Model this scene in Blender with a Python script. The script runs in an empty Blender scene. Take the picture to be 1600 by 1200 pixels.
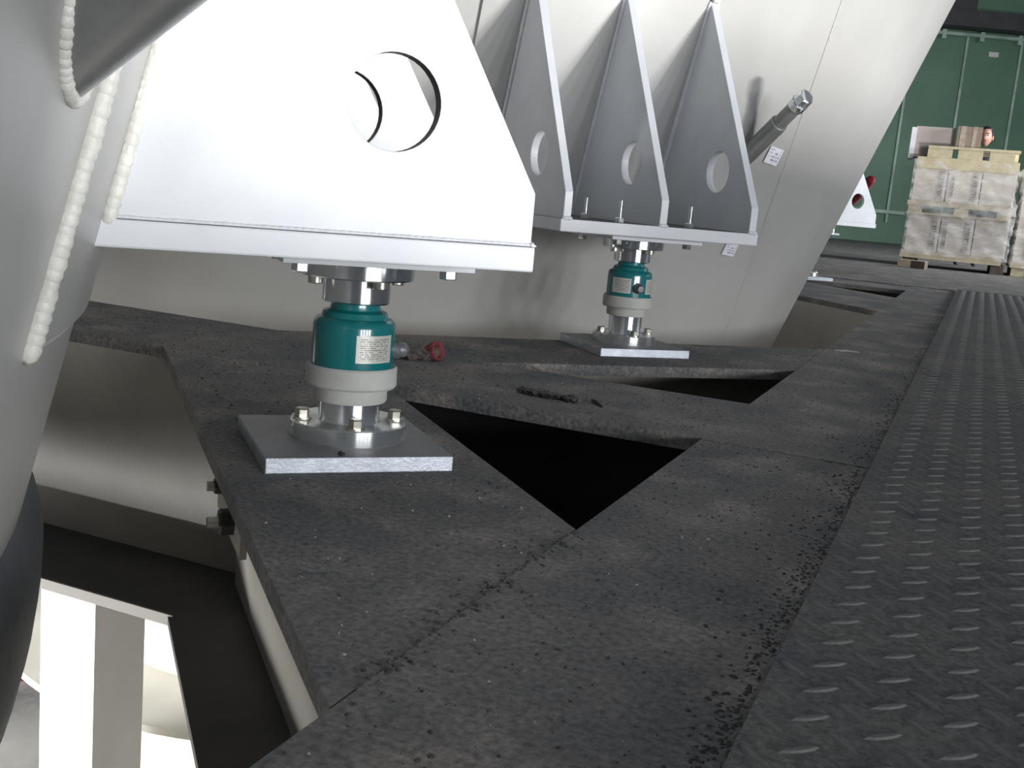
import bpy, bmesh, math, random
from mathutils import Vector, Matrix
random.seed(7)
R = math.radians
sc = bpy.context.scene
col = sc.collection

# ---------------------------------------------------------------- camera
TH = R(22.5)
CT, ST = math.cos(TH), math.sin(TH)
def F(x, y, z=0.0):
    """camera-heading plan coordinates -> steelwork coordinates"""
    return Vector((CT * x - ST * y, ST * x + CT * y, z))
PITCH, ROLL, HC, FPX = R(10.04), R(-5.13), 0.454, 1700.0
_f = Vector((0, math.cos(PITCH), -math.sin(PITCH)))
_u = Vector((0, math.sin(PITCH), math.cos(PITCH)))
_r = Vector((1, 0, 0))
cR = _r * math.cos(ROLL) - _u * math.sin(ROLL)
cU = _u * math.cos(ROLL) + _r * math.sin(ROLL)
rot = lambda a: F(a.x, a.y, a.z)
cR, cU, cF = rot(cR), rot(cU), rot(_f)
cam_d = bpy.data.cameras.new('camera')
cam = bpy.data.objects.new('camera', cam_d)
col.objects.link(cam)
m3 = Matrix((cR, cU, -cF)).transposed()
cam.matrix_world = Matrix.Translation((0, 0, HC)) @ m3.to_4x4()
cam_d.sensor_fit = 'HORIZONTAL'
cam_d.sensor_width = 36.0
cam_d.lens = 36.0 * FPX / 1600.0
cam_d.clip_start = 0.02
sc.camera = cam
def proj(p):
    d = Vector(p) - Vector((0, 0, HC))
    k = d.dot(cF)
    return 800 + FPX * d.dot(cR) / k, 600 - FPX * d.dot(cU) / k, k

# ---------------------------------------------------------------- light
w = bpy.data.worlds.new('hall_daylight')
sc.world = w
w.use_nodes = True
w.node_tree.nodes['Background'].inputs[0].default_value = (0.80, 0.88, 1.0, 1)
w.node_tree.nodes['Background'].inputs[1].default_value = 0.15
def area(name, loc, target, sx, sy, power, color=(1, 1, 1)):
    l = bpy.data.lights.new(name, 'AREA')
    l.shape = 'RECTANGLE'
    l.size, l.size_y, l.energy, l.color = sx, sy, power, color
    o = bpy.data.objects.new(name, l)
    col.objects.link(o)
    o.location = loc
    d = Vector(target) - Vector(loc)
    o.rotation_euler = d.to_track_quat('-Z', 'Y').to_euler()
    return o
# windows of the hall behind the camera, at the height of the deck
for x, y in ((4.9, -7.7), (6.1, -6.9), (7.2, -5.9), (8.1, -4.8)):
    area('hall_window_light', F(x, y, 1.1), F(0, 2.5, 0.5), 0.55, 1.6, 150, (0.96, 0.98, 1.0))
# tall daylight openings of the lower storey to the right: light rises past the edge of the walkway
for k in range(3):
    area('gate_light', F(7.25 + 0.42*k, -3.35 + 0.42*k, -1.65), F(0.5, 3.6, 0.5), 0.32, 1.0, 440, (1.0, 0.99, 0.97))
# windows further along the hall, lighting the far deck
for x, y in ((15.0, 5.5), (15.0, 9.5)):
    o = area('hall_window_light', F(x, y, 3.6), F(4.5, 14.5, 0.3), 2.4, 3.0, 420, (0.96, 0.98, 1.0))
    o.data.spread = R(95)
# daylight on the lower storey
area('lower_storey_light', F(-4.6, 0.4, -2.3), F(-1.3, 4.6, -2.4), 2.5, 1.6, 110, (1, 1, 1))
area('lower_storey_light', F(-4.8, 2.2, -1.2), F(-2.4, 5.4, -3.2), 2.0, 2.0, 420, (1, 1, 1))
sc.view_settings.view_transform = 'Standard'
sc.view_settings.look = 'None'
sc.view_settings.gamma = 1.0
sc.view_settings.exposure = 0.2
sc.view_settings.use_curve_mapping = False

# ---------------------------------------------------------------- materials
def mat(name, c1, c2=None, rough=0.5, metal=0.0, scale=6.0, detail=6.0, bump=0.0, bscale=60.0, lo=0.35, hi=0.65,
        c3=None, s3=20.0, lo3=0.55, hi3=0.75, coat=0.0, rough2=None, fine=None):
    m = bpy.data.materials.new(name)
    m.use_nodes = True
    nt = m.node_tree
    b = nt.nodes['Principled BSDF']
    b.inputs['Roughness'].default_value = rough
    b.inputs['Metallic'].default_value = metal
    b.inputs['Coat Weight'].default_value = coat
    tc = nt.nodes.new('ShaderNodeTexCoord')
    def noise(s, d=6.0):
        n = nt.nodes.new('ShaderNodeTexNoise')
        n.inputs['Scale'].default_value = s
        n.inputs['Detail'].default_value = d
        n.inputs['Roughness'].default_value = 0.6
        nt.links.new(tc.outputs['Object'], n.inputs['Vector'])
        return n
    def ramp(n, a, z):
        r = nt.nodes.new('ShaderNodeMapRange')
        r.inputs['From Min'].default_value = a
        r.inputs['From Max'].default_value = z
        r.clamp = True
        nt.links.new(n.outputs['Fac'], r.inputs['Value'])
        return r.outputs['Result']
    def mix(fac, a, z):
        x = nt.nodes.new('ShaderNodeMix')
        x.data_type = 'RGBA'
        nt.links.new(fac, x.inputs[0])
        if isinstance(a, tuple): x.inputs[6].default_value = (*a, 1)
        else: nt.links.new(a, x.inputs[6])
        x.inputs[7].default_value = (*z, 1)
        return x.outputs[2]
    if c2 is None:
        b.inputs['Base Color'].default_value = (*c1, 1)
    else:
        f = ramp(noise(scale, detail), lo, hi)
        c = mix(f, c1, c2)
        if c3: c = mix(ramp(noise(s3), lo3, hi3), c, c3)
        if fine:     # fine speckle of dust and bare metal
            sp_ = nt.nodes.new('ShaderNodeMix'); sp_.data_type = 'RGBA'; sp_.blend_type = 'MULTIPLY'
            sp_.inputs[0].default_value = 1.0
            cr_ = nt.nodes.new('ShaderNodeMapRange')
            cr_.inputs['From Min'].default_value = 0.3; cr_.inputs['From Max'].default_value = 0.7
            cr_.inputs['To Min'].default_value = 0.55; cr_.inputs['To Max'].default_value = 1.4
            nt.links.new(noise(fine, 3).outputs['Fac'], cr_.inputs['Value'])
            nt.links.new(c, sp_.inputs[6]); nt.links.new(cr_.outputs[0], sp_.inputs[7]); c = sp_.outputs[2]
        nt.links.new(c, b.inputs['Base Color'])
        if rough2 is not None:
            x = nt.nodes.new('ShaderNodeMapRange')
            x.inputs['To Min'].default_value = rough
            x.inputs['To Max'].default_value = rough2
            nt.links.new(f, x.inputs['Value'])
            nt.links.new(x.outputs['Result'], b.inputs['Roughness'])
    if bump:
        bp = nt.nodes.new('ShaderNodeBump')
        bp.inputs['Strength'].default_value = bump
        bp.inputs['Distance'].default_value = 0.004
        nt.links.new(noise(bscale, 8).outputs['Fac'], bp.inputs['Height'])
        nt.links.new(bp.outputs['Normal'], b.inputs['Normal'])
    return m

def print_mat(name, paper, ink, sx, sy, axes=(0, 2), dens=0.5, metal=0.0, rough=0.5):
    """flat print: rows of small dark marks on a paper ground (object space)"""
    m = bpy.data.materials.new(name)
    m.use_nodes = True
    nt = m.node_tree
    b = nt.nodes['Principled BSDF']
    b.inputs['Roughness'].default_value = rough
    b.inputs['Metallic'].default_value = metal
    tc = nt.nodes.new('ShaderNodeTexCoord')
    sp = nt.nodes.new('ShaderNodeSeparateXYZ')
    nt.links.new(tc.outputs['Generated'], sp.inputs[0])
    cb = nt.nodes.new('ShaderNodeCombineXYZ')
    for k, s in ((0, sx), (1, sy)):
        mu = nt.nodes.new('ShaderNodeMath'); mu.operation = 'MULTIPLY'
        nt.links.new(sp.outputs[axes[k]], mu.inputs[0]); mu.inputs[1].default_value = s
        nt.links.new(mu.outputs[0], cb.inputs[k])
    no = nt.nodes.new('ShaderNodeTexWhiteNoise'); no.noise_dimensions = '2D'
    fl = nt.nodes.new('ShaderNodeVectorMath'); fl.operation = 'FLOOR'
    nt.links.new(cb.outputs[0], fl.inputs[0]); nt.links.new(fl.outputs[0], no.inputs['Vector'])
    lt = nt.nodes.new('ShaderNodeMath'); lt.operation = 'LESS_THAN'; lt.inputs[1].default_value = dens
    nt.links.new(no.outputs['Value'], lt.inputs[0])
    s2 = nt.nodes.new('ShaderNodeSeparateXYZ'); nt.links.new(cb.outputs[0], s2.inputs[0])
    fr = nt.nodes.new('ShaderNodeMath'); fr.operation = 'FRACT'; nt.links.new(s2.outputs[1], fr.inputs[0])
    l2 = nt.nodes.new('ShaderNodeMath'); l2.operation = 'LESS_THAN'; l2.inputs[1].default_value = 0.55
    nt.links.new(fr.outputs[0], l2.inputs[0])
    mm = nt.nodes.new('ShaderNodeMath'); mm.operation = 'MULTIPLY'
    nt.links.new(lt.outputs[0], mm.inputs[0]); nt.links.new(l2.outputs[0], mm.inputs[1])
    # margins stay blank
    last = mm.outputs[0]
    for k in axes:
        for op, v in (('GREATER_THAN', 0.1), ('LESS_THAN', 0.9)):
            g = nt.nodes.new('ShaderNodeMath'); g.operation = op; g.inputs[1].default_value = v
            nt.links.new(sp.outputs[k], g.inputs[0])
            h = nt.nodes.new('ShaderNodeMath'); h.operation = 'MULTIPLY'
            nt.links.new(last, h.inputs[0]); nt.links.new(g.outputs[0], h.inputs[1]); last = h.outputs[0]
    x = nt.nodes.new('ShaderNodeMix'); x.data_type = 'RGBA'
    nt.links.new(last, x.inputs[0]); x.inputs[6].default_value = (*paper, 1); x.inputs[7].default_value = (*ink, 1)
    nt.links.new(x.outputs[2], b.inputs['Base Color'])
    return m

M = {}
M['deck'] = mat('dusty_deck_steel', (0.095, 0.100, 0.106), (0.185, 0.172, 0.160), 0.8, 0, 3.6, 10, 0.6, 90, 0.36, 0.66,
                c3=(0.285, 0.255, 0.230), s3=5.0, lo3=0.50, hi3=0.74, fine=110.0)
M['tread'] = mat('dark_tread_steel', (0.075, 0.078, 0.082), (0.135, 0.128, 0.120), 0.8, 0.0, 4.0, 8, 0.35, 130, 0.35, 0.7,
                 c3=(0.055, 0.057, 0.072), s3=9.0, lo3=0.55, hi3=0.7, fine=140.0)
M['lug'] = mat('worn_tread_lug_steel', (0.105, 0.108, 0.11), (0.165, 0.158, 0.148), 0.75, 0.0, 30, 4, 0.2, 200)
M['beige'] = mat('beige_girder_paint', (0.40, 0.375, 0.33), (0.33, 0.31, 0.28), 0.55, 0, 3.0, 6, 0.05, 40)
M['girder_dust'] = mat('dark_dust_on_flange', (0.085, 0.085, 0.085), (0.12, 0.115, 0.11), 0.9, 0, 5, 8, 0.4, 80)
M['vessel'] = mat('grey_vessel_paint', (0.46, 0.46, 0.447), (0.41, 0.405, 0.393), 0.36, 0, 2.0, 5, 0.03, 30, coat=0.0)
M['vessel_low'] = mat('soiled_grey_vessel_paint', (0.16, 0.17, 0.19), (0.11, 0.12, 0.14), 0.6, 0, 4, 8, 0.3, 70, c3=(0.05, 0.05, 0.06), s3=40, lo3=0.62, hi3=0.7)
M['bracket'] = mat('white_bracket_paint', (0.68, 0.70, 0.73), (0.56, 0.58, 0.63), 0.45, 0, 4.0, 6, 0.06, 45, 0.4, 0.75)
M['weld'] = mat('painted_weld_bead', (0.80, 0.79, 0.74), (0.66, 0.65, 0.60), 0.32, 0, 25, 4, 0.4, 120)
M['cutedge'] = mat('burnt_cut_edge', (0.06, 0.05, 0.05), (0.10, 0.09, 0.085), 0.7, 0.2, 30, 4)
M['bare'] = mat('bright_bare_plate', (0.62, 0.66, 0.72), (0.45, 0.48, 0.53), 0.38, 0.75, 30, 8, 0.12, 160)
M['plate_top'] = mat('dusty_plate_steel', (0.30, 0.30, 0.31), (0.22, 0.22, 0.225), 0.55, 0.35, 9, 8, 0.1, 120)
M['zinc'] = mat('zinc_plated_steel', (0.86, 0.88, 0.89), (0.74, 0.77, 0.79), 0.20, 1.0, 14, 4, 0.02, 90)
M['zinc_flange'] = mat('zinc_flange_dusty', (0.80, 0.82, 0.82), (0.66, 0.69, 0.69), 0.24, 0.9, 10, 4, 0.02, 90)
for k_ in ('zinc', 'zinc_flange'):
    nt_ = M[k_].node_tree; b_ = nt_.nodes['Principled BSDF']
    tg_ = nt_.nodes.new('ShaderNodeTangent'); tg_.direction_type = 'RADIAL'; tg_.axis = 'Z'
    nt_.links.new(tg_.outputs[0], b_.inputs['Tangent'])
    b_.inputs['Anisotropic'].default_value = 1.0
    b_.inputs['Anisotropic Rotation'].default_value = 0.25
    b_.inputs['Roughness'].default_value = 0.27
M['bolt'] = mat('yellow_zinc_bolt', (0.62, 0.60, 0.52), (0.48, 0.46, 0.40), 0.28, 0.9, 60, 4)
M['teal'] = mat('teal_gloss_paint', (0.006, 0.175, 0.185), (0.004, 0.150, 0.160), 0.22, 0, 6, 4, coat=0.4)
M['collar'] = mat('off_white_rubber_collar', (0.58, 0.58, 0.55), (0.47, 0.47, 0.44), 0.6, 0, 14, 6, 0.06, 60, c3=(0.22, 0.22, 0.22), s3=22, lo3=0.70, hi3=0.74)
M['gland'] = mat('grey_cable_gland', (0.20, 0.21, 0.22), (0.13, 0.14, 0.15), 0.4, 0.2, 40, 4)
M['label'] = print_mat('silver_name_label_print', (0.72, 0.71, 0.66), (0.36, 0.34, 0.30), 30, 13, (0, 2), 0.75, 0.25, 0.35)
M['paper'] = print_mat('white_paper_print', (0.80, 0.80, 0.86), (0.35, 0.36, 0.45), 14, 5, (0, 2), 0.55)
M['floor'] = mat('concrete_floor', (0.52, 0.50, 0.46), (0.34, 0.33, 0.31), 0.8, 0, 1.2, 8, 0.2, 20, c3=(0.24, 0.23, 0.22), s3=2.2, lo3=0.55, hi3=0.7)
M['green'] = mat('green_wall_paint', (0.13, 0.27, 0.175), (0.10, 0.21, 0.135), 0.5, 0, 0.6, 6)
M['green_rib'] = mat('pale_green_rib', (0.55, 0.72, 0.62), (0.25, 0.38, 0.30), 0.5, 0, 1.5, 6)
M['dark_steel_and_shade'] = mat('dark_grey_steel_and_pocket_shade', (0.035, 0.035, 0.04), (0.05, 0.05, 0.055), 0.6, 0, 4, 4)
M['grey_steel'] = mat('grey_pipe_paint', (0.30, 0.305, 0.30), (0.23, 0.235, 0.235), 0.32, 0.4, 12, 5, 0.1, 80)
M['wood'] = mat('pale_pallet_wood', (0.62, 0.55, 0.38), (0.50, 0.44, 0.30), 0.7, 0, 12, 6, 0.2, 60)
M['dark_wood'] = mat('dark_end_grain', (0.12, 0.095, 0.075), (0.08, 0.06, 0.05), 0.8, 0, 20, 4)
M['carton'] = mat('pale_carton_board', (0.64, 0.59, 0.52), (0.58, 0.53, 0.46), 0.7, 0, 4, 4)
M['carton_grey'] = mat('grey_brown_carton_board', (0.48, 0.42, 0.39), (0.42, 0.37, 0.34), 0.7, 0, 4, 4)
M['carton_brown'] = mat('brown_carton_board', (0.30, 0.23, 0.18), (0.25, 0.19, 0.15), 0.6, 0, 4, 4)
M['tape'] = mat('glossy_parcel_tape', (0.36, 0.29, 0.22), (0.50, 0.44, 0.38), 0.2, 0, 20, 4)
M['carton_white'] = mat('white_carton_edge', (0.80, 0.80, 0.82), (0.74, 0.74, 0.78), 0.6, 0, 5, 3)
M['ink'] = print_mat('black_carton_print', (0.42, 0.38, 0.34), (0.03, 0.03, 0.03), 2, 13, (0, 2), 0.75)
M['black'] = mat('black_bitumen_scrap', (0.012, 0.012, 0.013), (0.03, 0.03, 0.032), 0.45, 0, 60, 6, 0.5, 150)
M['nut'] = mat('black_oxide_nut', (0.03, 0.028, 0.026), (0.05, 0.045, 0.04), 0.45, 0.5, 40, 4)
M['red'] = mat('red_fabric', (0.30, 0.015, 0.03), (0.20, 0.01, 0.02), 0.8, 0, 30, 4, 0.4, 90)
M['red_knit'] = mat('red_knit_cuff', (0.30, 0.07, 0.085), (0.20, 0.04, 0.05), 0.95, 0, 150, 3, 0.6, 300)
M['glove'] = mat('soiled_glove_cloth', (0.075, 0.065, 0.06), (0.15, 0.13, 0.115), 0.95, 0, 60, 6, 0.6, 200)
M['skin'] = mat('skin', (0.42, 0.23, 0.17), (0.38, 0.20, 0.15), 0.55, 0, 20, 3)
M['hair'] = mat('black_hair', (0.008, 0.008, 0.010), (0.016, 0.015, 0.016), 0.5, 0, 80, 4, 0.5, 200)
M['shirt'] = mat('dark_work_shirt', (0.05, 0.055, 0.07), (0.04, 0.045, 0.06), 0.9, 0, 30, 4)
M['white_post'] = mat('white_post_paint', (0.80, 0.80, 0.79), (0.74, 0.74, 0.72), 0.4, 0, 3, 4)
M['cream'] = mat('cream_tank_paint', (0.74, 0.72, 0.66), (0.66, 0.64, 0.58), 0.5, 0, 3, 4)
M['grit'] = mat('dark_grit', (0.030, 0.030, 0.032), (0.075, 0.07, 0.066), 0.9, 0, 40, 3)
M['dirt'] = mat('greasy_dark_dirt', (0.040, 0.041, 0.044), (0.07, 0.068, 0.066), 0.85, 0, 30, 6, 0.5, 120)
M['chip'] = mat('pale_grit', (0.36, 0.34, 0.30), (0.22, 0.21, 0.19), 0.8, 0, 40, 3)
# stretch film: mostly clear, with glossy creases
def film_mat():
    m = bpy.data.materials.new('clear_stretch_film')
    m.use_nodes = True
    nt = m.node_tree
    out = nt.nodes['Material Output']
    b = nt.nodes['Principled BSDF']
    b.inputs['Base Color'].default_value = (0.92, 0.91, 0.90, 1)
    b.inputs['Roughness'].default_value = 0.16
    tr = nt.nodes.new('ShaderNodeBsdfTransparent')
    tc = nt.nodes.new('ShaderNodeTexCoord')
    mp = nt.nodes.new('ShaderNodeMapping')
    mp.inputs['Scale'].default_value = (3.5, 3.5, 9.0)
    mp.inputs['Rotation'].default_value = (0, R(24), 0)
    n = nt.nodes.new('ShaderNodeTexNoise')
    n.inputs['Scale'].default_value = 1.6
    n.inputs['Detail'].default_value = 7
    nt.links.new(tc.outputs['Object'], mp.inputs[0]); nt.links.new(mp.outputs[0], n.inputs['Vector'])
    mr = nt.nodes.new('ShaderNodeMapRange')
    mr.inputs['From Min'].default_value = 0.36; mr.inputs['From Max'].default_value = 0.68
    mr.inputs['To Min'].default_value = 0.08; mr.inputs['To Max'].default_value = 0.55
    nt.links.new(n.outputs['Fac'], mr.inputs['Value'])
    bp = nt.nodes.new('ShaderNodeBump')
    bp.inputs['Strength'].default_value = 1.0; bp.inputs['Distance'].default_value = 0.012
    nt.links.new(n.outputs['Fac'], bp.inputs['Height']); nt.links.new(bp.outputs[0], b.inputs['Normal'])
    mx = nt.nodes.new('ShaderNodeMixShader')
    nt.links.new(mr.outputs[0], mx.inputs[0]); nt.links.new(tr.outputs[0], mx.inputs[1]); nt.links.new(b.outputs[0], mx.inputs[2])
    nt.links.new(mx.outputs[0], out.inputs[0])
    return m
M['film'] = film_mat()

# ---------------------------------------------------------------- mesh helpers
def link(name, bm, m, parent=None, smooth=False, bevel=0.0, mats=None):
    bmesh.ops.recalc_face_normals(bm, faces=bm.faces[:])
    me = bpy.data.meshes.new(name)
    bm.to_mesh(me)
    bm.free()
    for k in ([m] if mats is None else mats):
        me.materials.append(M[k])
    o = bpy.data.objects.new(name, me)
    col.objects.link(o)
    if parent is not None:
        o.parent = parent
    if smooth:
        for p in me.polygons: p.use_smooth = True
        try: me.set_sharp_from_angle(angle=R(35))
        except Exception: pass
    if bevel:
        b = o.modifiers.new('bevel', 'BEVEL')
        b.width, b.segments, b.limit_method = bevel, 2, 'ANGLE'
    return o
def empty(name, loc=(0, 0, 0), rz=0.0):
    o = bpy.data.objects.new(name, None)
    o.empty_display_size = 0.05
    col.objects.link(o)
    o.location = loc
    o.rotation_euler = (0, 0, rz)
    return o
def tag(o, label=None, cat=None, group=None, kind=None):
    if label: o['label'] = label
    if cat: o['category'] = cat
    if group: o['group'] = group
    if kind: o['kind'] = kind
    return o
def box(bm, a, b, mtx=None):
    x0, y0, z0 = a; x1, y1, z1 = b
    v = [Vector(p) for p in ((x0,y0,z0),(x1,y0,z0),(x1,y1,z0),(x0,y1,z0),(x0,y0,z1),(x1,y0,z1),(x1,y1,z1),(x0,y1,z1))]
    if mtx is not None: v = [mtx @ p for p in v]
    v = [bm.verts.new(p) for p in v]
    for f in ((0,3,2,1),(4,5,6,7),(0,1,5,4),(1,2,6,5),(2,3,7,6),(3,0,4,7)):
        bm.faces.new([v[i] for i in f])
    return bm
def B(*a):
    return box(bmesh.new(), *a)
def prism(poly, z0, z1, bm=None):
    bm = bm or bmesh.new()
    lo = [bm.verts.new((x, y, z0)) for x, y in poly]
    hi = [bm.verts.new((x, y, z1)) for x, y in poly]
    n = len(poly)
    bm.faces.new(lo[::-1]); bm.faces.new(hi)
    for i in range(n):
        bm.faces.new([lo[i], lo[(i+1) % n], hi[(i+1) % n], hi[i]])
    return bm
def lathe(prof, seg=64, c=(0, 0, 0), a0=0.0, a1=2*math.pi, bm=None, mtx=None):
    """prof: list of (r, z); full turn or a sector"""
    bm = bm or bmesh.new()
    full = abs(a1 - a0 - 2*math.pi) < 1e-6
    n = seg if full else seg + 1
    rings = []
    for r, z in prof:
        if r < 1e-6:
            p = Vector((0, 0, z))
            if mtx is not None: p = mtx @ p
            rings.append([bm.verts.new(p + Vector(c))] * n); continue
        ring = []
        for i in range(n):
            a = a0 + (a1 - a0) * i / seg
            p = Vector((r*math.cos(a), r*math.sin(a), z))
            if mtx is not None: p = mtx @ p
            ring.append(bm.verts.new(p + Vector(c)))
        rings.append(ring)
    for k in range(len(rings)-1):
        A, Z = rings[k], rings[k+1]
        for i in range(seg):
            j = (i+1) % n if full else i+1
            q = []
            for v in (A[i], A[j], Z[j], Z[i]):
                if v not in q: q.append(v)
            if len(q) >= 3:
                try: bm.faces.new(q)
                except ValueError: pass
    return bm
def frame_z(d):
    """matrix taking +Z to direction d"""
    return Vector(d).to_track_quat('Z', 'Y').to_matrix()
def rod(p0, p1, r0, r1=None, seg=24, bm=None, cap=True):
    p0, p1 = Vector(p0), Vector(p1)
    d = p1 - p0
    L = d.length
    r1 = r0 if r1 is None else r1
    pr = ([(0, 0)] if cap else []) + [(r0, 0), (r1, L)] + ([(0, L)] if cap else [])
    return lathe(pr, seg, p0, bm=bm, mtx=frame_z(d))
def hexa(bm, c, d, rad, h, wr=None, wh=0.0):
    """hex head (or nut) along direction d starting at c, with an optional round washer"""
    mt = frame_z(d)
    if wr: lathe([(0, 0), (wr, 0), (wr*0.97, wh), (0, wh)], 24, c, bm=bm, mtx=mt)
    lathe([(0, wh), (rad, wh), (rad, wh+h*0.85), (rad*0.86, wh+h), (0, wh+h)], 6, c, bm=bm, mtx=mt)
    return bm
def holed_plate(outer, hole, P0, ex, ez, en, t):
    """plate from 2-D outline (a, b) with a round hole (ca, cb, r); corner P0, axes ex/ez, thickness t along en (both ways)"""
    bm = bmesh.new()
    def ring(pts):
        v = [bm.verts.new(P0 + ex*a + ez*b - en*(t/2)) for a, b in pts]
        return [bm.edges.new((v[i], v[(i+1) % len(v)])) for i in range(len(v))]
    e = ring(outer)
    if hole:
        ca, cb, r = hole
        e += ring([(ca + r*math.cos(2*math.pi*i/40), cb + r*math.sin(2*math.pi*i/40)) for i in range(40)])
    g = bmesh.ops.triangle_fill(bm, edges=e, use_beauty=True)
    fs = [f for f in g['geom'] if isinstance(f, bmesh.types.BMFace)]
    x = bmesh.ops.extrude_face_region(bm, geom=fs)
    bmesh.ops.translate(bm, verts=[v for v in x['geom'] if isinstance(v, bmesh.types.BMVert)], vec=en*t)
    return bm
def bead(pts, r, step, squash=0.75, seed=1, nrm=None):
    """a weld bead: overlapping ripples along a polyline"""
    rnd = random.Random(seed)
    bm = bmesh.new()
    for a, b in zip(pts[:-1], pts[1:]):
        a, b = Vector(a), Vector(b)
        n = max(2, int((b-a).length/step))
        q = frame_z(b-a)
        for i in range(n):
            p = a.lerp(b, (i+.5)/n)
            rr = r*rnd.uniform(.90, 1.08)
            L = step*1.6
            lathe([(0, -L), (rr*.75, -L*.6), (rr, 0), (rr*.7, L*.65), (0, L)], 10, p, bm=bm, mtx=q)
    return bm

# ---------------------------------------------------------------- setting: floors and far wall
o = link('floor', B((-25, -14, -3.6), (16, 34, -3.5)), 'floor'); tag(o, kind='structure')
o = link('floor_deck', B((-14, 8.97, -0.25), (3.2, 33.5, 0.004)), 'deck'); tag(o, kind='structure')
o = link('light_block_under_deck', B((-0.44, -1.2, -3.5), (-0.40, 8.9, -0.59)), 'beige'); tag(o, kind='structure')  # unseen panel added to keep the gate light off the lower storey
WALL_Y = 27.0
wall = link('wall_back', B((-12, 0, -3.5), (16, 0.12, 9), Matrix.Translation(F(0, WALL_Y)) @ Matrix.Rotation(TH, 4, 'Z')), 'green')
tag(wall, kind='structure')
def W(x, z, dy=0.0):
    return F(x, WALL_Y + dy, z)
def wallbox(x0, x1, z0, z1, d0, d1):
    return B((x0, d0, z0), (x1, d1, z1), Matrix.Translation(F(0, WALL_Y)) @ Matrix.Rotation(TH, 4, 'Z'))
def on_wall(px, py):
    """point of the back wall seen at a pixel"""
    d = cF + cR*((px-800)/FPX) + cU*((600-py)/FPX)
    nrm = F(0, 1)
    t = (WALL_Y) / d.dot(nrm)
    p = Vector((0, 0, HC)) + d*t
    return p.dot(F(1, 0)), p.z
xs = [on_wall(1399, 240)[0], on_wall(1494, 130)[0], on_wall(1583, 150)[0]]
stp = (xs[2]-xs[0])/2
zb_, zp_ = on_wall(1400, 331)[1], on_wall(1540, 58)[1]
for k in range(-2, 5):
    x = xs[0] + stp*k
    link('wall_rib', wallbox(x-0.028, x+0.028, zb_ if k > 0 else 0.5, zp_, -0.05, 0.0), 'green_rib', wall)
zb = on_wall(1400, 331)[1]
link('wall_ledge', wallbox(-6, 14, zb-0.06, zb+0.02, -0.10, 0.0), 'green_rib', wall)
z1, z0 = on_wall(1540, 26)[1], on_wall(1540, 52)[1]
xc0, xc1 = on_wall(1478, 12)[0], on_wall(1512, 12)[0]
o = link('wall_column', wallbox(xc0-0.9, xc1, z1-0.02, z1+3, -0.6, -0.02), 'dark_steel_and_shade'); tag(o, 'grey steel column rising above the dark beam on the green wall', 'column')
o = link('crane_beam', wallbox(2, 14, z0, z1, -0.7, -0.15), 'dark_steel_and_shade')
tag(o, 'dark grey horizontal steel beam running along the green wall', 'beam')
zp = on_wall(1540, 58)[1]
pipe = link('wall_pipe', rod(W(2, zp, -0.14), W(14, zp, -0.14), 0.05), 'green_rib', smooth=True)
tag(pipe, 'thin pale green pipe clipped along the wall below the dark beam', 'pipe')
for k in range(9):
    x = 4 + k*0.9
    link('pipe_clip', wallbox(x-0.05, x+0.05, zp-0.14, zp+0.07, -0.2, 0.0), 'green_rib', pipe)
xa, za = on_wall(1545, 81); xb, zc = on_wall(1559, 90)
o = link('wall_sign', wallbox(xa, xb, zc, za, -0.03, 0.0), 'carton_white')
tag(o, 'small blank white notice fixed on the green wall', 'sign')

# ---------------------------------------------------------------- deck girders
def girder(name, label, parts):
    e = empty(name)
    tag(e, label, 'beam')
    for pn, bm, m in parts:
        link(pn, bm, m, e)
    return e
XL, XR = -0.457, -0.128
# longitudinal girder beside the tread plate (two top plates with a joint)
g = girder('edge_girder', 'long dusty steel girder running alongside the tread plate walkway', [
    ('top_plate', B((XL, -1.2, -0.03), (XR+0.02, 2.108, 0.0)), 'deck'),
    ('top_plate', B((XL, 2.114, -0.03), (XR+0.02, 8.93, 0.0005)), 'deck'),
    ('web', B((XL+0.10, -1.2, -0.56), (XL+0.125, 8.93, -0.03)), 'beige'),
    ('bottom_flange', B((XL, -1.2, -0.59), (XR, 8.93, -0.56)), 'girder_dust')])
Y2a, Y2b = 2.125, 2.605
# cross girder between the two bays
g = girder('cross_girder', 'wide dusty cross girder dividing the two vessel openings', [
    ('top_plate', B((-7, Y2a, -0.03), (XL, Y2b, 0.0)), 'deck'),
    ('web', B((-7, Y2a+0.004, -0.435), (-1.56, Y2a+0.02, -0.03)), 'beige'),
    ('lower_web', B((-7, Y2a+0.05, -0.56), (-1.50, Y2a+0.07, -0.40)), 'beige'),
    ('shade_dark_inner_web', B((-1.6, Y2a+0.23, -0.56), (XL+0.1, Y2a+0.25, -0.03)), 'dark_steel_and_shade'),  # coloured near black to paint in the shade of the triangular pocket
    ('rear_web', B((-7, Y2b-0.06, -0.56), (-1.5, Y2b-0.04, -0.03)), 'beige'),
    ('bottom_flange', B((-7, 1.872, -0.58), (XL, Y2b, -0.56)), 'girder_dust'),
    ('flange_edge', B((-7, 1.866, -0.582), (-1.55, 1.872, -0.556)), 'beige')])
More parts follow.
